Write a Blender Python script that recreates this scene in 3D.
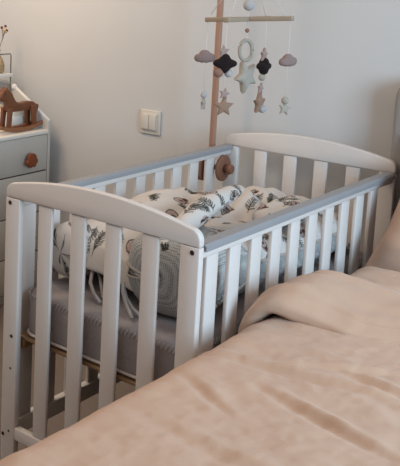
import bpy, bmesh, math, random
import numpy as np
from mathutils import Vector, Matrix, noise
random.seed(7)
S = bpy.context.scene
C = S.collection
for o in list(bpy.data.objects): bpy.data.objects.remove(o)

# ---------------------------------------------------------------- camera
CAMLOC = (1.7696, -1.8029, 1.4611)
RM = ((0.72619, -0.122172, 0.676552), (0.687002, 0.091742, -0.720841), (0.025998, 0.98826, 0.150555))
FPX, PX, PY = 888.63, 27.79, 103.19
cd = bpy.data.cameras.new('camera'); cam = bpy.data.objects.new('camera', cd); C.objects.link(cam)
cd.sensor_fit = 'HORIZONTAL'; cd.sensor_width = 36; cd.lens = FPX / 400 * 36
cd.shift_x = (200 - PX) / 400; cd.shift_y = (PY - 233) / 400
m = Matrix(RM).to_4x4(); m.translation = CAMLOC
cam.matrix_world = m; S.camera = cam; cd.clip_start = .05
# ---------------------------------------------------------------- world, lights, exposure
w = bpy.data.worlds.new('world'); S.world = w; w.use_nodes = True
w.node_tree.nodes['Background'].inputs[0].default_value = (1.0, .85, .75, 1)
w.node_tree.nodes['Background'].inputs[1].default_value = .66
def area(name, loc, target, size, col, power, sy=None):
    l = bpy.data.lights.new(name, 'AREA'); l.energy = power; l.color = col
    l.size = size
    if sy: l.shape = 'RECTANGLE'; l.size_y = sy
    o = bpy.data.objects.new(name, l); C.objects.link(o); o.location = loc
    d = Vector(target) - Vector(loc); o.rotation_euler = d.to_track_quat('-Z', 'Y').to_euler()
    return o
area('window_daylight', (3.4, -.15, 1.6), (.4, 1.34, 1.3), 1.6, (.55, .79, 1.0), 128, 1.3)
area('ceiling_light', (-.7, -.8, 2.45), (-.5, .3, 0), .5, (1.0, .76, .56), 14)
area('left_wall_lamp', (-1.15, .55, 1.95), (-.9, 1.1, .7), .25, (1.0, .74, .50), 8)
S.view_settings.view_transform = 'Standard'; S.view_settings.look = 'None'
S.view_settings.gamma = 1; S.view_settings.use_curve_mapping = False
S.view_settings.exposure = -.06

# ---------------------------------------------------------------- materials
def mat(name, col, rough=.6, bump=0, bscale=60, var=0, vscale=8, attr=None, spec=.4, sheen=0, metal=0):
    m = bpy.data.materials.new(name); m.use_nodes = True; nt = m.node_tree; n = nt.nodes; L = nt.links
    b = n['Principled BSDF']; b.inputs['Base Color'].default_value = (*col, 1); b.inputs['Roughness'].default_value = rough
    b.inputs['Specular IOR Level'].default_value = spec; b.inputs['Metallic'].default_value = metal
    if sheen: b.inputs['Sheen Weight'].default_value = sheen
    tc = n.new('ShaderNodeTexCoord')
    if attr:
        a = n.new('ShaderNodeAttribute'); a.attribute_name = attr; L.new(a.outputs['Color'], b.inputs['Base Color'])
    elif var:
        t = n.new('ShaderNodeTexNoise'); t.inputs['Scale'].default_value = vscale; t.inputs['Detail'].default_value = 4
        L.new(tc.outputs['Object'], t.inputs['Vector'])
        r = n.new('ShaderNodeMixRGB'); r.blend_type = 'MIX'
        r.inputs[1].default_value = (*[c * (1 - var) for c in col], 1); r.inputs[2].default_value = (*[min(1, c * (1 + var)) for c in col], 1)
        L.new(t.outputs['Fac'], r.inputs[0]); L.new(r.outputs[0], b.inputs['Base Color'])
    if bump:
        t2 = n.new('ShaderNodeTexNoise'); t2.inputs['Scale'].default_value = bscale; t2.inputs['Detail'].default_value = 3
        L.new(tc.outputs['Object'], t2.inputs['Vector'])
        bp = n.new('ShaderNodeBump'); bp.inputs['Strength'].default_value = bump; bp.inputs['Distance'].default_value = .004
        L.new(t2.outputs['Fac'], bp.inputs['Height']); L.new(bp.outputs[0], b.inputs['Normal'])
    return m
def wood(name, c1, c2, scale=(3, 30, 30), rough=.5):
    m = mat(name, c1, rough); nt = m.node_tree; n = nt.nodes; L = nt.links; b = n['Principled BSDF']
    tc = n.new('ShaderNodeTexCoord'); mp = n.new('ShaderNodeMapping'); mp.inputs['Scale'].default_value = scale
    t = n.new('ShaderNodeTexNoise'); t.inputs['Scale'].default_value = 3; t.inputs['Detail'].default_value = 5; t.inputs['Distortion'].default_value = .6
    r = n.new('ShaderNodeMixRGB'); r.inputs[1].default_value = (*c1, 1); r.inputs[2].default_value = (*c2, 1)
    L.new(tc.outputs['Object'], mp.inputs[0]); L.new(mp.outputs[0], t.inputs['Vector']); L.new(t.outputs['Fac'], r.inputs[0]); L.new(r.outputs[0], b.inputs['Base Color'])
    return m
def dotted(name, c1, c2, scale=110):
    m = mat(name, c1, .9); nt = m.node_tree; n = nt.nodes; L = nt.links; b = n['Principled BSDF']
    tc = n.new('ShaderNodeTexCoord'); v = n.new('ShaderNodeTexVoronoi'); v.inputs['Scale'].default_value = scale; v.inputs['Randomness'].default_value = .15
    rp = n.new('ShaderNodeValToRGB'); rp.color_ramp.elements[0].position = .32; rp.color_ramp.elements[1].position = .5
    rp.color_ramp.elements[0].color = (*c2, 1); rp.color_ramp.elements[1].color = (*c1, 1)
    L.new(tc.outputs['Object'], v.inputs['Vector']); L.new(v.outputs['Distance'], rp.inputs[0]); L.new(rp.outputs[0], b.inputs['Base Color'])
    return m
WALL = mat('wall_paint', (.575, .58, .58), .85, .12, 220, .03, 3)
FLOOR = wood('floor_laminate', (.17, .135, .11), (.21, .165, .135), (1, 9, 9), .45)
WHITE = mat('white_lacquer', (.65, .61, .58), .38, .05, 40, .03, 6)
CAP = mat('grey_rail_cover', (.27, .275, .29), .5, .1, 90)
SCREW = mat('dark_screw', (.07, .05, .04), .4, metal=.7)
PLY = wood('plywood', (.20, .12, .06), (.30, .19, .10))
MATT = mat('taupe_mattress_fabric', (.29, .26, .26), .95, .5, 90, .10, 30)
MPIPE = mat('pale_piping', (.55, .50, .47), .9)
STITCH = mat('stitching', (.46, .42, .40), .9)
PRINT = mat('printed_cotton', (1, 1, 1), .95, .35, 60, attr='print', spec=.15)
DOT = dotted('grey_dotted_cotton', (.42, .43, .42), (.20, .21, .215), 170)
PLAIN = mat('grey_green_cotton', (.42, .43, .42), .95, .3, 60, .08, 20)
CREAM = mat('cream_tape', (.42, .38, .35), .9, .3, 80)
DUVET = mat('peach_cotton', (.52, .36, .265), .95, .35, 28, .035, 4, spec=.1, sheen=.15)
PILLOW = mat('peach_pillowcase', (.45, .31, .235), .95, .3, 30, .04, 5, spec=.1)
RUST = mat('rust_pillowcase', (.22, .10, .075), .95, .3, 30, .1, 8, spec=.1)
HEADB = mat('grey_upholstery', (.30, .285, .275), .95, .7, 260, .12, 160)
BEDB = mat('bed_base_fabric', (.20, .18, .17), .95, .5, 200)
DRES = mat('grey_green_dresser_paint', (.47, .455, .42), .5, .05, 40)
DTOP = mat('white_dresser_top', (.70, .67, .62), .45)
DARK = mat('dark_gap', (.02, .018, .016), .9)
KNOB = wood('orange_brown_wood', (.24, .06, .018), (.15, .035, .012))
HORSE = wood('brown_toy_wood', (.20, .07, .028), (.12, .04, .016), (4, 20, 20), .4)
HORSE2 = wood('pale_toy_wood', (.26, .11, .05), (.20, .08, .035), (20, 4, 20), .4)
POLE = wood('pink_beech', (.42, .235, .16), (.34, .185, .125), (30, 30, 3))
DISC = wood('brown_beech', (.25, .115, .07), (.17, .075, .045), (30, 8, 8))
BAR = wood('pale_beech', (.36, .29, .215), (.28, .22, .155), (6, 6, 30))
SWM = mat('switch_plastic', (.62, .59, .53), .35)
STRING = mat('white_string', (.65, .63, .62), .9)
FELT = lambda n, c: mat(n, c, 1, .5, 150, .08, 40)
F_ROSE = FELT('dusty_rose_felt', (.25, .18, .165)); F_DARK = FELT('plum_felt', (.012, .006, .007)); F_TAN = FELT('tan_felt', (.29, .19, .135))
F_CREAM = FELT('cream_felt', (.37, .34, .29)); F_WHITE = FELT('white_felt', (.42, .41, .41)); F_PINK = FELT('pale_pink_felt', (.34, .25, .22)); F_BROWN = FELT('brown_bead', (.26, .15, .11))
JAR = mat('frosted_jar', (.66, .58, .45), .25); WIRE = mat('grey_wire', (.22, .21, .20), .4, metal=.5)
VASE = mat('speckled_vase', (.36, .25, .13), .6, .5, 60, .55, 60); TWIG = mat('dry_twig', (.16, .10, .06), .9); BERRY = mat('dark_berry', (.12, .02, .015), .6); PETAL = mat('dry_petal', (.55, .40, .25), .9)

# ---------------------------------------------------------------- helpers
def obj(name, bm, m, parent=None, smooth=False, angle=None):
    me = bpy.data.meshes.new(name)
    bmesh.ops.recalc_face_normals(bm, faces=bm.faces)
    if smooth:
        for f in bm.faces: f.smooth = True
    bm.to_mesh(me); bm.free(); me.materials.append(m)
    if angle: me.set_sharp_from_angle(angle=math.radians(angle))
    o = bpy.data.objects.new(name, me); C.objects.link(o)
    if parent: o.parent = parent; o.matrix_parent_inverse = Matrix.Translation(-parent.location) if parent.type == 'EMPTY' else Matrix()
    return o
def tag(o, label, cat, group=None):
    o['label'] = label; o['category'] = cat
    if group: o['group'] = group
    return o
def struct(o): o['kind'] = 'structure'; return o
def empty(name, loc, label, cat, group=None):
    o = bpy.data.objects.new(name, None); C.objects.link(o); o.location = loc; o.empty_display_size = .1
    return tag(o, label, cat, group)
def bx(bm, x0, x1, y0, y1, z0, z1, bev=0, seg=2, M=None):
    r = bmesh.ops.create_cube(bm, size=1)
    vs = r['verts']
    for v in vs: v.co = Vector(((x0 + x1) / 2 + v.co.x * (x1 - x0), (y0 + y1) / 2 + v.co.y * (y1 - y0), (z0 + z1) / 2 + v.co.z * (z1 - z0)))
    if bev:
        es = list({e for v in vs for e in v.link_edges})
        r = bmesh.ops.bevel(bm, geom=es, offset=bev, segments=seg, affect='EDGES', profile=.5)
        vs = list({v for f in r['faces'] for v in f.verts} | {v for v in vs if v.is_valid})
    if M:
        for v in vs: v.co = M @ v.co
    return bm
def box(*a, **k): return bx(bmesh.new(), *a, **k)
def lathe(bm, prof, c=(0, 0, 0), axis='z', n=24):
    rings = []
    for r, h in prof:
        ring = []
        for i in range(n):
            a = 2 * math.pi * i / n; p = (r * math.cos(a), r * math.sin(a), h)
            if axis == 'x': p = (p[2], p[0], p[1])
            if axis == 'y': p = (p[0], p[2], p[1])
            ring.append(bm.verts.new(Vector(p) + Vector(c)))
        rings.append(ring)
    for a, b in zip(rings, rings[1:]):
        for i in range(n): bm.faces.new((a[i], a[(i + 1) % n], b[(i + 1) % n], b[i]))
    bm.faces.new(rings[0]); bm.faces.new(rings[-1][::-1])
    return bm
def tube(bm, pts, r, n=8):
    pts = [Vector(p) for p in pts]; rings = []
    up = Vector((0, 0, 1))
    for i, p in enumerate(pts):
        d = (pts[min(i + 1, len(pts) - 1)] - pts[max(i - 1, 0)]).normalized()
        a = d.cross(up if abs(d.z) < .95 else Vector((1, 0, 0))).normalized(); b = d.cross(a)
        rr = r[i] if isinstance(r, (list, tuple)) else r
        rings.append([bm.verts.new(p + rr * (math.cos(2 * math.pi * k / n) * a + math.sin(2 * math.pi * k / n) * b)) for k in range(n)])
    for a, b in zip(rings, rings[1:]):
        for k in range(n): bm.faces.new((a[k], a[(k + 1) % n], b[(k + 1) % n], b[k]))
    bm.faces.new(rings[0]); bm.faces.new(rings[-1][::-1]); return bm
def ball(bm, c, r, sz=1):
    rr = bmesh.ops.create_uvsphere(bm, u_segments=16, v_segments=10, radius=r)
    for v in rr['verts']: v.co = Vector((v.co.x, v.co.y, v.co.z * sz)) + Vector(c)
    return bm
def prism(bm, poly, axis, a, b):
    """poly in the plane across axis, extruded a..b"""
    def P(q, t):
        if axis == 'y': return (q[0], t, q[1])
        if axis == 'x': return (t, q[0], q[1])
        return (q[0], q[1], t)
    A = [bm.verts.new(P(q, a)) for q in poly]; B = [bm.verts.new(P(q, b)) for q in poly]
    n = len(poly)
    f1 = bm.faces.new(A); f2 = bm.faces.new(B[::-1])
    for i in range(n): bm.faces.new((A[i], B[i], B[(i + 1) % n], A[(i + 1) % n]))
    return bm
def bevel_sharp(bm, off, seg=2, ang=35):
    bmesh.ops.recalc_face_normals(bm, faces=bm.faces)
    es = [e for e in bm.edges if len(e.link_faces) == 2 and e.calc_face_angle(0) > math.radians(ang)]
    bmesh.ops.bevel(bm, geom=es, offset=off, segments=seg, affect='EDGES', profile=.5); return bm
def fbm(x, y, z=0, s=1): return noise.fractal(Vector((x * s, y * s, z * s)), 1, 2, 3)
def copy_tree(o, parent=None):
    c = o.copy(); C.objects.link(c); c.parent = parent
    for ch in list(o.children): copy_tree(ch, c)
    return c

# ---------------------------------------------------------------- setting
FZ = -.08; WY = 1.345
struct(obj('floor', box(-1.45, 3.6, -3.2, WY + .1, FZ - .1, FZ), FLOOR))
struct(obj('wall_back', box(-1.55, 3.6, WY, WY + .1, FZ, 2.5), WALL))
struct(obj('wall_left', box(-1.55, -1.45, -3.2, WY, FZ, 2.5), WALL))
struct(obj('wall_right', box(3.6, 3.7, -3.2, WY + .1, FZ, 2.5), WALL))
struct(obj('wall_front', box(-1.55, 3.7, -3.3, -3.2, FZ, 2.5), WALL))
struct(obj('baseboard_back', bevel_sharp(prism(bmesh.new(), [(WY, FZ), (WY - .014, FZ), (WY - .014, FZ + .06), (WY - .006, FZ + .07), (WY, FZ + .07)], 'x', -1.45, 3.6), .002), DTOP))

# ---------------------------------------------------------------- adult bed
bed = empty('double_bed', (1.55, .2, FZ), 'wide double bed with tall grey upholstered headboard beside the white cot', 'bed')
obj('bed_base', box(.72, 2.45, -1.2, 1.235, FZ + .07, .25, bev=.02), BEDB, bed)
for x, y in ((.80, -1.1), (2.35, -1.1), (.80, 1.15), (2.35, 1.15)):
    obj('leg', lathe(bmesh.new(), [(.022, FZ), (.03, FZ + .07)], (x, y, 0)), DARK, bed, True, 40)
obj('mattress', box(.73, 2.45, -1.2, 1.23, .252, .53, bev=.05, seg=4), MPIPE, bed, True)
poly = [(.622, FZ)]
for i in range(9):
    a = math.pi - i * math.pi / 16; poly.append((.622 + .07 + .07 * math.cos(a), 1.055 + .07 * math.sin(a)))
poly += [(2.43, 1.125), (2.5, 1.055), (2.5, FZ)]
hb = bevel_sharp(prism(bmesh.new(), poly, 'y', 1.245, 1.335), .02, 3)
obj('headboard', hb, HEADB, bed, True, 50)

# creases: (x0,y0,x1,y1,depth,width)
CR = [(.80, -.10, 1.10, -.06, .016, .022), (.98, -.20, 1.22, -.27, .016, .02), (1.05, 0, 1.2, -.03, .012, .018), (.86, -.45, 1.2, -.5, .007, .03), (.95, -.02, 1.15, .08, .008, .02), (.80, -.25, .95, -.33, .008, .02), (1.2, -.1, 1.6, -.25, .012, .03)]
def crease(x, y):
    h = 0
    for x0, y0, x1, y1, d, wd in CR:
        d *= .7; wd *= .75
        dx, dy = x1 - x0, y1 - y0; L2 = dx * dx + dy * dy; L = math.sqrt(L2)
        t = ((x - x0) * dx + (y - y0) * dy) / L2; s = ((x - x0) * -dy + (y - y0) * dx) / L
        e = math.exp(-max(0, -t, t - 1) ** 2 / .03) * (.4 + .6 * math.sin(math.pi * min(1, max(0, t))))
        h += d * e * (math.exp(-((s - wd * .8) / wd) ** 2) - 1.1 * math.exp(-((s + wd * .5) / (wd * .8)) ** 2))
    return h
def duvet_top(x, y):
    return .003 * fbm(x, y, 3, 22) + .605 + .018 * min(1, max(0, (x - .8) / .6)) + .006 * fbm(x, y, 0, 3.2) + .003 * fbm(x, y * 1.6, 5, 9) + crease(x, y)
def drape_profile(u, R, xe, ztop, zbot):
    """u metres measured from the rounded edge: u<0 goes down the side, u>0 goes inwards"""
    q = R * math.pi / 2
    if u <= 0: return xe, ztop - R + u
    if u < q:
        a = u / R; return xe + R - R * math.cos(a), ztop - R + R * math.sin(a)
    return xe + R + (u - q), ztop
def cloth_grid(fn, us, vs, thick=0):
    bm = bmesh.new(); g = [[bm.verts.new(fn(u, v)) for v in vs] for u in us]
    for i in range(len(us) - 1):
        for j in range(len(vs) - 1): bm.faces.new((g[i][j], g[i + 1][j], g[i + 1][j + 1], g[i][j + 1]))
    if thick:
        bmesh.ops.recalc_face_normals(bm, faces=bm.faces)
        bmesh.ops.solidify(bm, geom=list(bm.faces), thickness=thick)
    return bm
def lin(a, b, n): return [a + (b - a) * i / (n - 1) for i in range(n)]
def duv(u, v):
    y = v
    xe = .705 + .008 * fbm(0, y, 2, 5)
    zt = .605
    x, z = drape_profile(u, .09, xe, 0, 0)
    k = min(1, max(0, u / .141)); top = duvet_top(max(x, .76), y)
    if u > 0: z = z + top * k + zt * (1 - k)
    else: z = z + zt; x += .010 * math.sin(y * 23 + 1.5 * fbm(0, y, 1, 4)) * min(1, -u / .15)
    return (x, y, z)
us = lin(-.36, 0, 14)[:-1] + lin(0, .16, 12)[:-1] + lin(.16, 1.0, 150)[:-1] + lin(1.0, 1.8, 20)
duvet = obj('duvet', cloth_grid(duv, us, lin(-1.25, .78, 340)), DUVET, None, True)
tag(duvet, 'large peach cotton duvet with soft creases spread over the double bed', 'duvet')
def flap_mesh():
    # closed cross-section in y, swept across x, curling down over the bed's left edge
    us = lin(-.20, 0, 8)[:-1] + lin(0, .2, 14)[:-1] + lin(.2, 1.75, 110)
    bm = bmesh.new(); rings = []
    N = 150
    for u in us:
        x, z = drape_profile(u, .10, .700, 0, 0)
        k = min(1, max(0, (u) / .17))
        yf = .18 + .21 * max(0, x - .76) + .01 * fbm(x, 0, 3, 6); yb = .46 + .65 * min(.45, max(0, x - .72))
        yf -= .02 * (1 - k)
        th = .036
        zc = .642 + z - .044 * min(1, max(0, (x - .75) / .22)) + .008 * fbm(x, 0, 9, 4)
        nx = -(1 - k) ; ring = []
        for i in range(N):
            a = 2 * math.pi * i / N
            ca, sa = math.cos(a), math.sin(a)
            yy = (yf + yb) / 2 + (yb - yf) / 2 * math.copysign(abs(ca) ** .45, ca)
            hh = th * math.copysign(abs(sa) ** .8, sa)
            hh += (.012 * fbm(x, yy, 1, 7) + .006 * math.sin((yy - yf) * 60 + 4 * x)) * (1 if sa > 0 else 0) * abs(sa)
            if sa > 0 : hh += .012 * math.exp(-((yy - (yf + yb) / 2 + .02) / .1) ** 2)
            if sa > 0: hh -= .006 * math.exp(-((yy - yf - .05) / .005) ** 2)
            # offset direction: up on top, outwards on the side
            ring.append(bm.verts.new((x + hh * nx * .8, yy, zc + hh * k + (0 if k > 0 else 0))))
        rings.append(ring)
    for a, b in zip(rings, rings[1:]):
        for i in range(N): bm.faces.new((a[i], a[(i + 1) % N], b[(i + 1) % N], b[i]))
    bm.faces.new(rings[0]); bm.faces.new(rings[-1][::-1])
    return bm
fl = obj('folded_flap', flap_mesh(), DUVET, duvet, True)
def pillow_mesh(w, h, t, M, seed=0, n=40, wr=.012):
    bm = bmesh.new(); top = {}; bot = {}
    for i in range(n + 1):
        for j in range(n + 1):
            a, b = -1 + 2 * i / n, -1 + 2 * j / n
            pin = 1 - .07 * (1 - a * a) * abs(b) ** 3 * 1
            pin2 = 1 - .07 * (1 - b * b) * abs(a) ** 3
            x, y = a * w / 2 * pin2, b * h / 2 * pin
            th = t / 2 * (max(0, 1 - a ** 4) ** .6) * (max(0, 1 - b ** 4) ** .6)
            nz = wr * fbm(x, y, seed, 6) * (th / (t / 2) + .3)
            e = i in (0, n) or j in (0, n)
            top[i, j] = bm.verts.new(M @ Vector((x, y, (th + nz) if not e else nz * .5)))
            bot[i, j] = top[i, j] if e else bm.verts.new(M @ Vector((x, y, -th + nz)))
    for i in range(n):
        for j in range(n):
            bm.faces.new((top[i, j], top[i + 1, j], top[i + 1, j + 1], top[i, j + 1]))
            q = (bot[i, j], bot[i, j + 1], bot[i + 1, j + 1], bot[i + 1, j])
            if len(set(q)) == 4:
                try: bm.faces.new(q)
                except ValueError: pass
    return bm
M1 = Matrix.Translation((1.085, 1.005, .705)) @ Matrix.Rotation(math.radians(52), 4, 'X') @ Matrix.Rotation(math.radians(-4), 4, 'Z')
tag(obj('pillow', pillow_mesh(.74, .50, .14, M1, 3, wr=.02), PILLOW, None, True), 'plump peach pillow leaning at the head of the double bed', 'pillow')
M2 = Matrix.Translation((1.026, 1.195, .72)) @ Matrix.Rotation(math.radians(80), 4, 'X')
tag(obj('pillow', pillow_mesh(.72, .44, .06, M2, 8), RUST, None, True), 'dark rust-brown pillow edge standing against the grey headboard behind the peach pillow', 'pillow')

# ---------------------------------------------------------------- white cot
W, LY, TH = .66, 1.235, .0218
ZB, ZR0 = .80, .098
cot = empty('baby_cot', (.33, .62, FZ), 'white wooden slatted baby cot with arched end boards and grey rail covers', 'cot')
def arch(y0, y1):
    top = []
    r = .03
    zt = lambda x: .838 + .040 * (1 - ((x - .33) / .33) ** 2)
    pl = [(0, ZB)]
    for i in range(7):
        a = math.pi - i * math.pi / 2 / 6
        pl.append((r + r * math.cos(a), zt(r) - r + r * math.sin(a)))
    for x in lin(r, W - r, 30)[1:-1]: pl.append((x, zt(x)))
    for i in range(7):
        a = math.pi / 2 - i * math.pi / 2 / 6
        pl.append((W - r + r * math.cos(a), zt(r) - r + r * math.sin(a)))
    pl.append((W, ZB))
    return bevel_sharp(prism(bmesh.new(), pl, 'y', y0, y1), .0035, 2, 30)
for y0 in (0, LY - TH):
    obj('end_board', arch(y0, y0 + TH), WHITE, cot, True, 50)
    for x0 in (0, W - .0553):
        p = obj('post', box(x0, x0 + .0553, y0, y0 + TH, FZ, ZB - .0012, bev=.003), WHITE, cot, True, 50)
        if y0 == 0:
            bm = bmesh.new()
            s = 1 if x0 == 0 else -1
            xb = .018 if x0 == 0 else W - .020
            for (xx, zz, rr) in ((xb, .785, .0065), (.036 if s > 0 else W - .036, .381, .0055), (.035 if s > 0 else W - .035, .280, .0035), (.034 if s > 0 else W - .034, .079, .004), (.010 if s > 0 else W - .010, .062, .006)):
                b = obj('bolt', lathe(bmesh.new(), [(rr, -.0008), (rr * .9, -.0016), (rr * .5, -.0018), (rr * .45, -.0006)], (xx, y0, zz), 'y', 14), SCREW, p, True, 40)
                b.matrix_parent_inverse = Matrix.Translation(-cot.location) @ Matrix() if False else Matrix()
    for x0 in (.1262, .2472, .3666, .4868):
        obj('slat', box(x0, x0 + .0498, y0 + .004, y0 + .016, ZR0, ZB - .001, bev=.003), WHITE, cot, True, 50)
    obj('bottom_rail', box(.0563, W - .0563, y0, y0 + TH, .058, ZR0 - .001, bev=.003), WHITE, cot, True, 50)
for side in (0, 1):
    xa, xb = (.004, .030) if side == 0 else (W - .030, W - .004)
    obj('side_rail', box(xa, xb, TH + .001, LY - TH - .001, .768, .797, bev=.003), WHITE, cot, True, 50)
    obj('bottom_rail', box(xa, xb, TH + .001, LY - TH - .001, .045, .097, bev=.003), WHITE, cot, True, 50)
    xa, xb = (-.004, .038) if side == 0 else (W - .038, W + .004)
    bm = bmesh.new()
    xm = (xa + xb) / 2
    pl = [(xa, .786), (xa, .798), (xa + .006, .804), (xb - .006, .804), (xb, .798), (xb, .786), (xb - .0035, .786), (xb - .0035, .7975), (xa + .0035, .7975), (xa + .0035, .786)]
    prism(bm, pl, 'y', TH + .004, LY - TH - .004)
    obj('rail_cover', bm, CAP, cot, True, 40)
    for k in range(10):
        ya = .054 + .111 * k
        xs = .010 if side == 0 else W - .023
        obj('slat', box(xs, xs + .013, ya, ya + .055, .098, .767, bev=.003), WHITE, cot, True, 50)
bm = bmesh.new()
bx(bm, .034, .060, .03, LY - .03, .340, .366, bev=.003); bx(bm, .600, .626, .03, LY - .03, .340, .366, bev=.003)
for k in range(13): bx(bm, .034, .626, .03 + .092 * k, .03 + .092 * k + .07, .366, .376, bev=.002)
obj('mattress_base', bm, PLY, cot, True, 50)

# cot mattress
cm = empty('cot_mattress', (.33, .62, .377), 'taupe cot mattress with zigzag stitched edge lying inside the white cot', 'mattress')
def rrect(x0, x1, y0, y1, r, n=8):
    P = []
    for cx, cy, a0 in ((x1 - r, y1 - r, 0), (x0 + r, y1 - r, 90), (x0 + r, y0 + r, 180), (x1 - r, y0 + r, 270)):
        for i in range(n + 1):
            a = math.radians(a0 + 90 * i / n); P.append((cx + r * math.cos(a), cy + r * math.sin(a)))
    return P
RX = (.042, .618, .038, 1.195)
bm = bmesh.new(); rings = []
for z, ins, in ((.3775, .012), (.383, .002), (.40, 0), (.45, -.001), (.495, 0), (.510, .005), (.517, .016), (.520, .05), (.522, .15)):
    P = rrect(RX[0] + ins, RX[1] - ins, RX[2] + ins, RX[3] - ins, .055)
    rings.append([bm.verts.new((x + .003 * fbm(x, y, z, 14), y + .003 * fbm(y, x, z, 14), z)) for x, y in P])
for a, b in zip(rings, rings[1:]):
    for i in range(len(a)): bm.faces.new((a[i], a[(i + 1) % len(a)], b[(i + 1) % len(a)], b[i]))
bm.faces.new(rings[0]); bm.faces.new(rings[-1])
obj('mattress_cover', bm, MATT, cm, True, 60)
P = rrect(RX[0] - .002, RX[1] + .002, RX[2] - .002, RX[3] + .002, .055)
bm = bmesh.new(); tube(bm, [(x, y, .388) for x, y in P] + [(P[0][0], P[0][1], .388)], .0045, 6); obj('piping', bm, MPIPE, cm, True)
bm = bmesh.new()
per = []
for (x, y), (x2, y2) in zip(P, P[1:] + P[:1]):
    d = math.hypot(x2 - x, y2 - y); k = max(1, round(d / .013))
    for i in range(k): per.append((x + (x2 - x) * i / k, y + (y2 - y) * i / k, (x2 - x) / d, (y2 - y) / d))
for x, y, dx, dy in per:
    tube(bm, [(x, y, .493), (x + dx * .009, y + dy * .009, .511)], .0018, 4)
obj('stitching', bm, STITCH, cm)

# ---------------------------------------------------------------- printed fabric
def motif_lib(rng, w, h, cell=.062):
    segs = []   # x0,y0,x1,y1,radius,colour index
    def leaf(x, y, a, L, col, r): segs.append((x, y, x + L * math.cos(a), y + L * math.sin(a), r, col))
    k = 0
    for j in range(int(h / cell) + 2):
        for i in range(int(w / cell) + 2):
            cx = (i + .5 * (j % 2)) * cell + rng.uniform(-.015, .015); cy = j * cell + rng.uniform(-.015, .015)
            a = rng.uniform(0, 6.28); k += 1
            if k % 4 != 0:      # sprig: stem with leaves
                L = rng.uniform(.045, .07); px, py = cx, cy; n = 7
                for s in range(n):
                    qx, qy = px + L / n * math.cos(a), py + L / n * math.sin(a)
                    segs.append((px, py, qx, qy, .0013, 0))
                    l = .020 * (1 - .5 * s / n)
                    leaf(qx, qy, a + .8, l, 0 if s % 2 else 1, .0019); leaf(qx, qy, a - .8, l, 1 if s % 2 else 0, .0019)
                    px, py = qx, qy; a += rng.uniform(-.2, .25)
            else:               # round creature-like blot: pink body, brown spots, dark curls
                segs.append((cx, cy, cx + .014 * math.cos(a), cy + .014 * math.sin(a), .015, 2))
                segs.append((cx + .022 * math.cos(a + .5), cy + .022 * math.sin(a + .5), cx + .024 * math.cos(a + .5), cy + .024 * math.sin(a + .5), .009, 3))
                for q in range(9):
                    b = a + q * .75; rr = .019
                    segs.append((cx + rr * math.cos(b), cy + rr * math.sin(b), cx + rr * math.cos(b + .6), cy + rr * math.sin(b + .6), .0020, 0))
                segs.append((cx, cy, cx + .006, cy + .004, .004, 0))
    return np.array(segs)
PCOL = np.array([(.03, .03, .028), (.07, .075, .062), (.36, .27, .25), (.10, .05, .04)])
PBASE = np.array((.57, .54, .51))
def paint(o, UV, seed, base=PBASE, cell=.062):
    """colour attribute of the printed fabric from flat pattern coordinates UV (metres)"""
    UV = np.array(UV); UV = UV - UV.min(0); rng = random.Random(seed)
    sg = motif_lib(rng, UV[:, 0].max(), UV[:, 1].max(), cell)
    col = np.tile(base, (len(UV), 1))
    order = np.argsort(-sg[:, 4])
    for s in sg[order]:
        x0, y0, x1, y1, r, c = s
        lo = (min(x0, x1) - r - .002, min(y0, y1) - r - .002); hi = (max(x0, x1) + r + .002, max(y0, y1) + r + .002)
        idx = np.nonzero((UV[:, 0] > lo[0]) & (UV[:, 0] < hi[0]) & (UV[:, 1] > lo[1]) & (UV[:, 1] < hi[1]))[0]
        if not len(idx): continue
        p = UV[idx]; d = np.array((x1 - x0, y1 - y0)); L2 = d @ d + 1e-12
        t = np.clip(((p - (x0, y0)) @ d) / L2, 0, 1); dist = np.hypot(*(p - np.array((x0, y0)) - t[:, None] * d).T)
        a = np.clip((r - dist) / .0020 + .5, 0, 1)[:, None]
        col[idx] = col[idx] * (1 - a) + PCOL[int(c)] * a
    at = o.data.color_attributes.new('print', 'FLOAT_COLOR', 'POINT')
    at.data.foreach_set('color', np.hstack([col, np.ones((len(col), 1))]).astype(np.float32).ravel())

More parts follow.
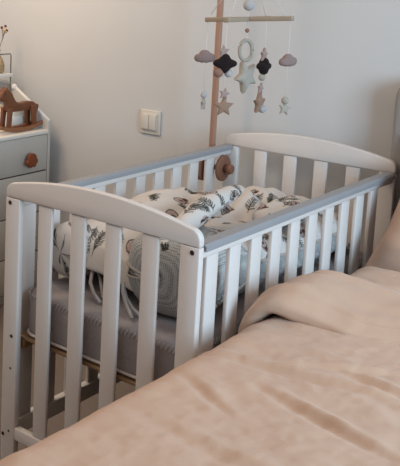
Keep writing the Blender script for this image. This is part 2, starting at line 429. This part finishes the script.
def fold(x, y, s):
    n1 = fbm(x, y, s, 5); return .012 * n1 + .010 * math.sin(34 * (x * .6 + y) + 5 * n1) * (.5 + .5 * fbm(x, y, s + 3, 3))
def cloth_obj(name, fn, us, vs, seed, parent=None, thick=.004, cell=.062, mt=None):
    """grid cloth whose vertices carry the print; fn gives the position, u and v are metres on the fabric"""
    bm = bmesh.new(); g = [[bm.verts.new(fn(u, v)) for v in vs] for u in us]
    for i in range(len(us) - 1):
        for j in range(len(vs) - 1): bm.faces.new((g[i][j], g[i + 1][j], g[i + 1][j + 1], g[i][j + 1]))
    o = obj(name, bm, mt or PRINT, parent, True)
    paint(o, [(u, v) for u in us for v in vs], seed, cell=cell)
    if thick:
        md = o.modifiers.new('thickness', 'SOLIDIFY'); md.thickness = thick; md.offset = -1
    return o
def roll(name, path, rad, seed, squash=.85, parent=None, n=120, wr=.007, m_=None, cell=.062, step=.003, endr=.75):
    """stuffed cloth roll along a path (list of points), rad per point; closed ends; patterned"""
    pts = [Vector(p) for p in path]; segl = [(b - a).length for a, b in zip(pts, pts[1:])]; L = sum(segl)
    N = int(L / step)
    def at(t):
        t = max(0, min(.99999, t)) * (len(pts) - 1); i = int(t); f = t - i
        p0, p1, p2, p3 = pts[max(i - 1, 0)], pts[i], pts[i + 1], pts[min(i + 2, len(pts) - 1)]
        return .5 * ((2 * p1) + (-p0 + p2) * f + (2 * p0 - 5 * p1 + 4 * p2 - p3) * f * f + (-p0 + 3 * p1 - 3 * p2 + p3) * f ** 3)
    def ra(t):
        t = max(0, min(.99999, t)) * (len(rad) - 1); i = int(t); f = t - i; f = f * f * (3 - 2 * f); return rad[i] * (1 - f) + rad[i + 1] * f
    bm = bmesh.new(); rings = []; UV = []
    for k in range(N + 1):
        t = k / N; c = at(t); d = (at(min(1, t + .01)) - at(max(0, t - .01))).normalized()
        a = d.cross(Vector((0, 0, 1))).normalized(); b = a.cross(d)
        r = ra(t); e = min(t, 1 - t) * L / (endr * r)
        if e < 1: r *= math.sqrt(max(.0004, 1 - (1 - e) ** 2))
        ring = []
        for i in range(n):
            th = 2 * math.pi * i / n; ct, st = math.cos(th), math.sin(th)
            q = c + a * ct * r + b * st * r * squash
            q += (a * ct + b * st) * wr * (fbm(q.x, q.y, q.z + seed, 11) + .15 * math.sin(t * L * 70 + 5 * fbm(q.x, q.y, seed, 6))) * min(1, r / .04)
            ring.append(bm.verts.new(q)); UV.append((t * L, th * ra(t)))
        rings.append(ring)
    for x, y in zip(rings, rings[1:]):
        for i in range(n): bm.faces.new((x[i], x[(i + 1) % n], y[(i + 1) % n], y[i]))
    bm.faces.new(rings[0]); bm.faces.new(rings[-1][::-1])
    o = obj(name, bm, m_ or PRINT, parent, True)
    if (m_ or PRINT) is PRINT: paint(o, UV, seed, cell=cell)
    return o

# baby nest: padded ring, printed inside, grey dotted outside
nest = empty('baby_nest', (.33, .6, .522), 'padded baby nest with grey dotted outside and animal print inside in the cot', 'baby nest')
roll('side_bolster', [(.105, .13, .625), (.105, .40, .61), (.115, .80, .60), (.17, 1.05, .60), (.30, 1.10, .60)], [.085, .08, .075, .07, .06], 11, .98, nest)
# right bolster: fat, dotted shell with printed upper panel and cream piping
def bol(a, y, off=0):
    c = (.468 - .01 * math.sin(y * 4), y, .645)
    k = min(1, (y - .10) / .07) if y < .17 else (min(1, (1.06 - y) / .06) if y > 1.0 else 1)
    k = math.sqrt(max(1e-6, 1 - (1 - k) ** 2))
    ry = (.128 - .02 * max(0, y - .2)) * k + off; rz = (.118 - .035 * max(0, min(1, (y - .15) / .5))) * k + off
    zc = .522 + .118 - .035 * max(0, min(1, (y - .15) / .5))
    ca, sa = math.cos(a), math.sin(a)
    wv = .006 * fbm(ca, y * 8, sa, 1.5) * k
    return Vector((c[0] + (ry + wv) * math.copysign(abs(ca) ** .8, ca), y, zc + .006 + (rz + wv) * math.copysign(abs(sa) ** .8, sa)))
ys = [.10, .1008, .103] + [.10 + .07 * (1 - math.cos(q)) for q in lin(.15, 1.57, 12)] + lin(.175, .99, 250) + [1.06 - .06 * (1 - math.cos(q)) for q in lin(1.5, .15, 10)] + [1.0598, 1.06]
def A0(y):
    k = min(1, max(0, (y - .16) / .3)); return math.radians(8 + 170 * (1 - k * k * (3 - 2 * k)))
def A1(y): return math.radians(190)
def A2(y): return A0(y) + 2 * math.pi
def strip(a0, a1, n, name, m_, seed=None):
    bm = bmesh.new(); aa = lin(0, 1, n); UV = []
    g = [[bm.verts.new(bol(a0(y) + (a1(y) - a0(y)) * a, y)) for y in ys] for a in aa]
    for a in aa:
        for y in ys: UV.append((y, (a0(y) + (a1(y) - a0(y)) * a) * .11))
    for i in range(n - 1):
        for j in range(len(ys) - 1): bm.faces.new((g[i][j], g[i + 1][j], g[i + 1][j + 1], g[i][j + 1]))
    o = obj(name, bm, m_, nest, True)
    if seed: paint(o, UV, seed)
    return o
strip(A0, A1, 140, 'printed_panel', PRINT, 21)
strip(A1, A2, 60, 'dotted_shell', DOT)
bm = bmesh.new(); tube(bm, [bol(A0(y), y, .002) for y in ys], .0045, 6); tube(bm, [bol(A1(y), y, .002) for y in ys], .004, 6)
obj('piping', bm, CREAM, nest, True)
for P in ([(.345, .125, .60), (.352, .115, .575), (.375, .10, .552), (.40, .085, .538), (.415, .075, .530)], [(.34, .13, .59), (.36, .12, .56), (.39, .11, .54), (.43, .10, .530)],
          [(.20, .17, .60), (.215, .14, .56), (.245, .12, .54), (.285, .10, .530)], [(.215, .18, .58), (.25, .15, .55), (.27, .13, .535), (.30, .115, .530)]):
    bm = bmesh.new(); tube(bm, P, .0055, 6); obj('tie_ribbon', bm, CREAM, nest, True)

# crumpled quilt heaped on the left half of the cot
def hump(x, y, cx, cy, sx, sy, h, rot=0):
    dx, dy = x - cx, y - cy; c, s = math.cos(rot), math.sin(rot); u, v = c * dx + s * dy, -s * dx + c * dy
    q = (u / sx) ** 2 + (v / sy) ** 2
    return h * math.exp(-q ** 1.3)
def valley(x, y, x0, y0, x1, y1, d, wd):
    dx, dy = x1 - x0, y1 - y0; L = math.hypot(dx, dy); t = ((x - x0) * dx + (y - y0) * dy) / L / L
    q = ((x - x0) * -dy + (y - y0) * dx) / L
    return -d * math.exp(-(q / wd) ** 2) * math.exp(-max(0, -t, t - 1) ** 2 / .02)
def quilt_h(x, y):
    hs = [.20 + 0 * x, hump(x, y, .23, .50, .25, .42, .275), hump(x, y, .33, .84, .25, .28, .258), hump(x, y, .46, .50, .16, .34, .20), hump(x, y, .12, .25, .12, .16, .19)]
    z = .535 + (sum(math.exp(28 * (h - .25)) for h in hs[1:])) ** 0 * math.log(sum(math.exp(28 * h) for h in hs[1:]) / 3.0 + .25) / 28
    z += .7 * fold(x, y, 2)
    z += valley(x, y, .40, .28, .33, .74, .022, .016) + valley(x, y, .10, .42, .28, .56, .012, .02) + valley(x, y, .18, .95, .42, .78, .02, .02) + valley(x, y, .25, .60, .13, .85, .010, .02)
    e = min(x - .045, .60 - x, y - .14, 1.17 - y)
    return .53 + max(.001, z - .53) * min(1, max(0, e / .035)) ** .5
def qf(u, v):
    return (u, v, quilt_h(u, v))
q = cloth_obj('quilt', qf, lin(.046, .58, 215), lin(.15, 1.16, 400), 31, None, .006, cell=.078)
tag(q, 'cream quilt printed with sprigs and animals, heaped in the left of the cot', 'quilt')
r1 = roll('bolster_pillow', [(.47, .12, .715), (.455, .24, .76), (.435, .38, .785), (.41, .52, .79), (.39, .64, .785)], [.03, .034, .034, .030, .024], 41, .8, wr=.005)
tag(r1, 'narrow printed padded roll lying between the heaped quilt and the right rail', 'bolster')
r2 = roll('muslin_wrap', [(.52, .58, .72), (.51, .74, .725), (.48, .88, .71), (.43, 1.00, .685)], [.05, .062, .058, .045], 51, .55, wr=.014)
tag(r2, 'crumpled printed cloth lying by the right rail at the far end of the cot', 'cloth')

# ---------------------------------------------------------------- dresser
DX = -.955; DY0, DY1 = .35, 1.262; DZ = .716
dr = empty('dresser', (-1.15, .8, FZ), 'grey-green drawer dresser with white changing top in the left corner', 'dresser')
obj('carcass', box(-1.40, DX - .006, DY0, DY1 - .02, FZ + .05, DZ - .018, bev=.002), DARK, dr)
obj('plinth', box(-1.40, DX - .03, DY0 + .01, DY1 - .03, FZ, FZ + .049), DRES, dr)
obj('top_board', box(-1.42, DX + .004, DY0, DY1 - .019, DZ - .018, DZ, bev=.003), DTOP, dr, True, 50)
pl = [(-1.42, FZ), (DX, FZ), (DX, DZ + .036), (DX - .012, DZ + .043), (-1.192, .893), (-1.215, .903), (-1.42, .915)]
obj('side_panel', bevel_sharp(prism(bmesh.new(), pl, 'y', DY1 - .018, DY1), .002), DRES, dr, True, 40)
bm = bmesh.new(); tube(bm, [(DX - .002, DY1 - .009, DZ + .040), (-1.192, DY1 - .009, .895), (-1.225, DY1 - .009, .906), (-1.42, DY1 - .009, .917)], .0085, 8)
obj('guard_rail', bm, DTOP, dr, True)
ball_ = ball(bmesh.new(), (-1.19, DY1 - .012, .892), .016); obj('corner_cap', ball_, DTOP, dr, True)
obj('top_rail', box(DX - .02, DX, DY0, DY1 - .02, .700, .7155), DRES, dr)
def knob_outline(cy, cz, s=1):
    # scalloped cloud outline in y,z
    cs = [(0, .004, .029), (-.024, -.010, .012), (-.008, -.022, .012), (.013, -.020, .013), (.024, -.006, .012)]
    P = []
    for i in range(64):
        a = 2 * math.pi * i / 64; d = (math.cos(a), math.sin(a)); best = 0
        for x, y, r in cs:
            b = x * d[0] + y * d[1]; c = x * x + y * y - r * r; D = b * b - c
            if D > 0: best = max(best, b + math.sqrt(D))
        P.append((cy + best * d[0] * s, cz + best * d[1] * s))
    return P
for z0, z1, kz in ((.528, .696, .592), (.335, .522, .395), (.145, .329, .225), (-.025, .139, .06)):
    d = obj('drawer', box(DX - .018, DX, DY0 + .004, DY1 - .022, z0, z1, bev=.002), DRES, dr, True, 50)
    for ky in (1.105 + .01, .50):
        k = obj('knob', bevel_sharp(prism(bmesh.new(), knob_outline(ky, kz), 'x', DX + .012, DX + .028), .002), KNOB, d, True, 60)
        bm = lathe(bmesh.new(), [(.010, 0), (.010, .014)], (DX - .001, ky, kz), 'x', 12); s_ = obj('knob_stem', bm, KNOB, d, True, 40)

# rocking horse
HX = -1.02
hs = empty('rocking_horse', (HX, 1.11, DZ), 'small brown wooden toy rocking horse standing on the dresser top', 'toy horse')
hs.scale = (1, .98, .87)
def offs(P, dy=0, dz=0): return [(y + dy, z + dz) for y, z in P]
body = [(.968, .905), (.975, .892), (.985, .885), (1.000, .893), (1.012, .888), (1.02, .862), (1.022, .835), (1.03, .825), (1.19, .825), (1.205, .835), (1.212, .85), (1.205, .863), (1.185, .871), (1.15, .872), (1.12, .868), (1.09, .873), (1.075, .882), (1.06, .905), (1.05, .925), (1.035, .942), (1.02, .950), (1.015, .962), (1.005, .950), (.99, .942), (.975, .925)]
obj('body', bevel_sharp(prism(bmesh.new(), body, 'x', HX - .016, HX + .016), .005, 2, 10), HORSE, hs, True, 60)
for sx in (-.024, .024):
    arc = []
    for i in range(17):
        t = -1 + 2 * i / 16; arc.append((1.11 + .147 * t, DZ + .001 + .030 * t * t))
    up = [(y, z + .024 - .006 * abs((y - 1.11) / .147)) for y, z in arc[::-1]]
    obj('rocker', bevel_sharp(prism(bmesh.new(), arc + up, 'x', HX + sx - .007, HX + sx + .007), .003, 2, 40), HORSE2, hs, True, 50)
    for y0, y1, yb0, yb1 in ((1.018, 1.046, 1.010, 1.034), (1.170, 1.205, 1.182, 1.208)):
        obj('leg', bevel_sharp(prism(bmesh.new(), [(yb0, DZ + .02), (yb1, DZ + .02), (y1, .850), (y0, .850)], 'x', HX + sx * .85 - .007, HX + sx * .85 + .007), .003), HORSE, hs, True, 50)
obj('tail', bevel_sharp(prism(bmesh.new(), [(1.205, .845), (1.222, .853), (1.238, .848), (1.240, .835), (1.222, .775), (1.214, .765), (1.206, .775), (1.216, .825)], 'x', HX - .008, HX + .008), .003), HORSE, hs, True, 50)
obj('crossbar', box(HX - .024, HX + .024, 1.165, 1.215, DZ + .014, DZ + .022, bev=.002), HORSE, hs)
obj('eye', ball(bmesh.new(), (HX + .0155, 1.005, .925), .004), SCREW, hs, True)

jar = empty('candle_jar', (-1.125, 1.155, DZ), 'pale frosted candle jar behind the legs of the toy horse', 'candle')
obj('glass', lathe(bmesh.new(), [(.062, 0), (.066, .004), (.067, .085), (.065, .092), (.061, .092), (.060, .07)], (-1.125, 1.155, DZ + .0005), n=32), JAR, jar, True, 40)
obj('label_band', lathe(bmesh.new(), [(.0675, .02), (.068, .021), (.068, .06), (.0675, .061)], (-1.125, 1.155, DZ), n=32), DTOP, jar, True, 40)

# wire rack on the dresser
rk = empty('wire_shelf_rack', (-1.24, 1.12, DZ), 'small two-tier rack of grey wire with white shelf at the left edge', 'rack')
for x in (-1.30, -1.20):
    for P in ([(x, 1.235, DZ + .003), (x, 1.235, 1.045), (x, 1.229, 1.052), (x, .96, 1.052), (x, .954, 1.045), (x, .954, DZ + .003)],):
        bm = bmesh.new(); tube(bm, P, .0032, 8); obj('wire_frame', bm, WIRE, rk, True)
for z in (.950, .80): obj('shelf', box(-1.305, -1.190, .95, 1.243, z - .008, z + .008, bev=.002), DTOP, rk, True, 50)
vs_ = empty('bud_vase', (-1.245, 1.185, .958), 'brown speckled bottle vase on the rack at the left edge', 'vase')
obj('vase_body', lathe(bmesh.new(), [(.026, 0), (.036, .008), (.038, .035), (.030, .062), (.016, .085), (.014, .10), (.018, .112), (.014, .112), (.011, .10)], (-1.245, 1.185, .9585), n=28), VASE, vs_, True, 50)
tw = empty('dried_flower', (-1.245, 1.185, .99), 'thin dried flower twig with dark berries in the brown vase', 'flower')
bm = bmesh.new(); tube(bm, [(-1.245, 1.185, .975), (-1.24, 1.195, 1.08), (-1.235, 1.212, 1.125), (-1.235, 1.222, 1.162)], .0022, 6)
tube(bm, [(-1.235, 1.212, 1.128), (-1.235, 1.207, 1.16), (-1.235, 1.203, 1.172)], .0015, 6); tube(bm, [(-1.235, 1.216, 1.14), (-1.235, 1.234, 1.158)], .0015, 6)
obj('stem', bm, TWIG, tw, True)
for y, z in ((1.203, 1.176), (1.238, 1.160), (1.228, 1.182)): obj('berry', ball(bmesh.new(), (-1.235, y, z), .0065), BERRY, tw, True)
for y, z in ((1.215, 1.163), (1.224, 1.155), (1.222, 1.170)): obj('petal', ball(bmesh.new(), (-1.23, y, z), .009, .7), PETAL, tw, True)

# ---------------------------------------------------------------- light switch
SXc, SZc = -.447, .812
sw = empty('light_switch', (SXc, WY, SZc), 'cream plastic double rocker light switch on the beige wall', 'light switch')
obj('frame', box(SXc - .053, SXc + .053, WY - .010, WY - .0005, SZc - .053, SZc + .053, bev=.004, seg=3), SWM, sw, True, 50)
obj('inner_frame', box(SXc - .041, SXc + .041, WY - .0145, WY - .0105, SZc - .036, SZc + .041, bev=.002), SWM, sw, True, 50)
for x0 in (-.037, .001):
    R_ = Matrix.Translation((0, 0, 0))
    o = obj('rocker', box(SXc + x0, SXc + x0 + .036, WY - .021, WY - .015, SZc - .031, SZc + .036, bev=.0025), SWM, sw, True, 50)

# ---------------------------------------------------------------- mobile stand and mobile
PXx, PYy = -.036, 1.180
MX, MY, MZ = .271, .85, 1.312
st = empty('mobile_stand', (PXx, PYy, .66), 'pink-brown wooden mobile arm with round clamp screwed onto the far left of the cot rail', 'mobile stand')
bm = box(PXx - .010, PXx + .010, PYy - .010, PYy + .010, .66, 1.80, bev=.003); obj('pole', bm, POLE, st, True, 50)
pts = [(PXx, PYy, 1.80)] + [(PXx + (MX - PXx) * t, PYy + (MY - PYy) * t, 1.80 + .06 * math.sin(math.pi * t)) for t in lin(.12, 1, 10)]
bm = bmesh.new(); tube(bm, pts, .010, 10); obj('arm', bm, POLE, st, True)
obj('clamp_block', lathe(bmesh.new(), [(.046, -.018), (.048, -.014), (.048, 0), (.046, .003)], (-.006, 1.088, .722), 'x', 32), DISC, st, True, 40)
obj('clamp_bracket', box(-.046, -.0245, 1.08, 1.19, .70, .745, bev=.003), POLE, st, True, 50)
obj('clamp_screw', lathe(bmesh.new(), [(.010, -.03), (.010, .045)], (0, 1.137, .722), 'x', 16), DISC, st, True, 40)
obj('clamp_disc', lathe(bmesh.new(), [(.047, 0), (.051, .003), (.051, .010), (.047, .013)], (.031, 1.146, .722), 'x', 36), DISC, st, True, 40)
obj('clamp_knob', lathe(bmesh.new(), [(.012, 0), (.013, .006), (.018, .010), (.0195, .028), (.016, .034)], (.044, 1.146, .722), 'x', 28), DISC, st, True, 50)

mb = empty('baby_mobile', (MX, MY, MZ), 'baby mobile of felt stars and clouds hanging from crossed wooden bars above the cot', 'mobile')
dA = Vector((.318, -.0, .022)).normalized(); 
aA = math.radians(0)
def bar(ang, L, zoff):
    M = Matrix.Translation((MX, MY, MZ + zoff)) @ Matrix.Rotation(-.07, 4, 'Y') @ Matrix.Rotation(ang, 4, 'Z')
    b_ = bx(bmesh.new(), -L / 2, L / 2, -.010, .010, -.0078, .0078, bev=.0025, seg=2)
    for v in b_.verts: v.co = M @ v.co
    return b_
LB = .322
obj('crossbar', bar(0, LB, 0), BAR, mb, True, 50)
obj('crossbar', bar(math.radians(90), LB * .86, 0), BAR, mb, True, 50)
def strg(P, r=.0011):
    bm = bmesh.new(); tube(bm, P, r, 5); return obj('string', bm, STRING, mb, True)
TOP = (MX, MY, MZ + .20)
strg([(MX, MY, 1.86), TOP], .0015)
obj('bead', ball(bmesh.new(), (MX, MY, MZ + .046), .0185), F_WHITE, mb, True)
strg([TOP, (MX, MY, MZ - .07), (MX, MY, MZ - .10)])
for s in (-1, 1): strg([TOP, (MX + s * LB * .44, MY, MZ + .009)]); strg([TOP, (MX, MY + s * LB * .40, MZ - .008)])
obj('bead', ball(bmesh.new(), (MX, MY, MZ - .038), .0075), F_BROWN, mb, True)
def puffy(outline, c, ang, t, tilt=0):
    """outline in local (x,z) metres; ang = heading of its face about z"""
    M = Matrix.Translation(c) @ Matrix.Rotation(ang, 4, 'Z') @ Matrix.Rotation(tilt, 4, 'Y')
    bm = bmesh.new(); n = len(outline); rings = []
    for s, d in ((.55, -1), (.85, -.8), (1, -.25), (1, .25), (.85, .8), (.55, 1)):
        rings.append([bm.verts.new(M @ Vector((x * s, d * t / 2, z * s))) for x, z in outline])
    for a, b in zip(rings, rings[1:]):
        for i in range(n): bm.faces.new((a[i], a[(i + 1) % n], b[(i + 1) % n], b[i]))
    for ring, y in ((rings[0], -1.08), (rings[-1], 1.08)):
        cv = bm.verts.new(M @ Vector((0, y * t / 2, 0)))
        for i in range(n): bm.faces.new((ring[i], ring[(i + 1) % n], cv))
    return bm
def star(R, r=None, ph=0):
    r = r or R * .48; P = []
    for i in range(10):
        a = math.pi / 2 + ph + i * math.pi / 5; q = R if i % 2 == 0 else r
        P.append((q * math.cos(a), q * math.sin(a)))
    Q = []
    for a, b in zip(P, P[1:] + P[:1]):
        Q += [a, (a[0] * .5 + b[0] * .5, a[1] * .5 + b[1] * .5)]
    return Q
def lozenge(R): return [(R * (.84 + .16 * math.cos(4 * a)) * math.cos(a), R * (.84 + .16 * math.cos(4 * a)) * math.sin(a)) for a in [2 * math.pi * i / 40 for i in range(40)]]
def cloud(wd, ht, plump=0):
    cs = [(-.3, -.08, .2), (0, .05, .29), (.27, -.05, .23), (-.12, -.1, .22), (.1, -.12, .2)]
    P = []
    for i in range(48):
        a = 2 * math.pi * i / 48; d = (math.cos(a), math.sin(a)); best = .1
        for x, y, r in cs:
            b = x * d[0] + y * d[1]; c = x * x + y * y - r * r; D = b * b - c
            if D > 0: best = max(best, b + math.sqrt(D))
        P.append((best * d[0] * wd, best * d[1] * ht * 1.45))
    return P
FA = math.radians(43)     # heading that faces the foot end where one stands
def hang(x, y, items, z0=None):
    zlow = min(i[1] for i in items)
    strg([(x, y, z0 or MZ), (x + .0004, y, zlow)])
    for kind, z, R, m_, ang, dx, *tl in items:
        c = (x + dx * math.cos(FA), y + dx * math.sin(FA), z)
        if kind == 'star': obj('felt_star', puffy(star(R, ph=tl[0] if tl else random.uniform(-.25, .25)), c, FA + ang, R * .5), m_, mb, True, 80)
        elif kind == 'cloud': obj('felt_cloud', puffy(cloud(R * 2, R * 1.3), c, FA + ang, R * .7), m_, mb, True)
        elif kind == 'lozenge': obj('felt_ornament', puffy([(q[0], q[1] * .82) for q in lozenge(R)], c, FA + ang, R * .8), m_, mb, True)
        elif kind == 'bead': obj('bead', ball(bmesh.new(), c, R), m_, mb, True)
        elif kind == 'ring':
            bm = bmesh.new(); P = [(c[0] + R * .62 * math.cos(a) * math.cos(FA), c[1] + R * .62 * math.cos(a) * math.sin(FA), c[2] + R * math.sin(a)) for a in lin(0, 2 * math.pi, 33)]
            tube(bm, P, .0065, 10); obj('felt_ring', bm, m_, mb, True)
hang(MX - LB * .475, MY, [('cloud', 1.174, .036, F_ROSE, 0, -.004), ('bead', 1.040, .0115, F_WHITE, 0, 0), ('star', 1.008, .024, F_CREAM, 1.15, 0)])
hang(MX + LB * .475, MY, [('cloud', 1.188, .033, F_ROSE, .35, 0), ('bead', 1.057, .0125, F_CREAM, 0, 0), ('star', 1.031, .024, F_CREAM, .3, 0)])
hang(MX, MY - LB * .40, [('star', 1.210, .022, F_PINK, .2, -.006), ('lozenge', 1.172, .039, F_DARK, 0, 0), ('bead', 1.142, .017, F_BROWN, 0, -.02), ('bead', 1.140, .0135, F_WHITE, 0, .014), ('star', 1.072, .021, F_PINK, .3, .004), ('star', 1.030, .035, F_TAN, .1, .004)])
hang(MX, MY + LB * .40, [('star', 1.186, .026, F_PINK, .9, -.002), ('lozenge', 1.147, .037, F_DARK, .8, 0), ('bead', 1.108, .0125, F_CREAM, 0, -.004), ('star', 1.068, .022, F_PINK, .9, -.006), ('star', 1.018, .040, F_TAN, .9, -.008), ('bead', .998, .0145, F_WHITE, 0, .004)])
hang(MX, MY, [('ring', 1.208, .034, F_CREAM, 0, 0), ('star', 1.120, .058, F_CREAM, .7, .004, .45)])
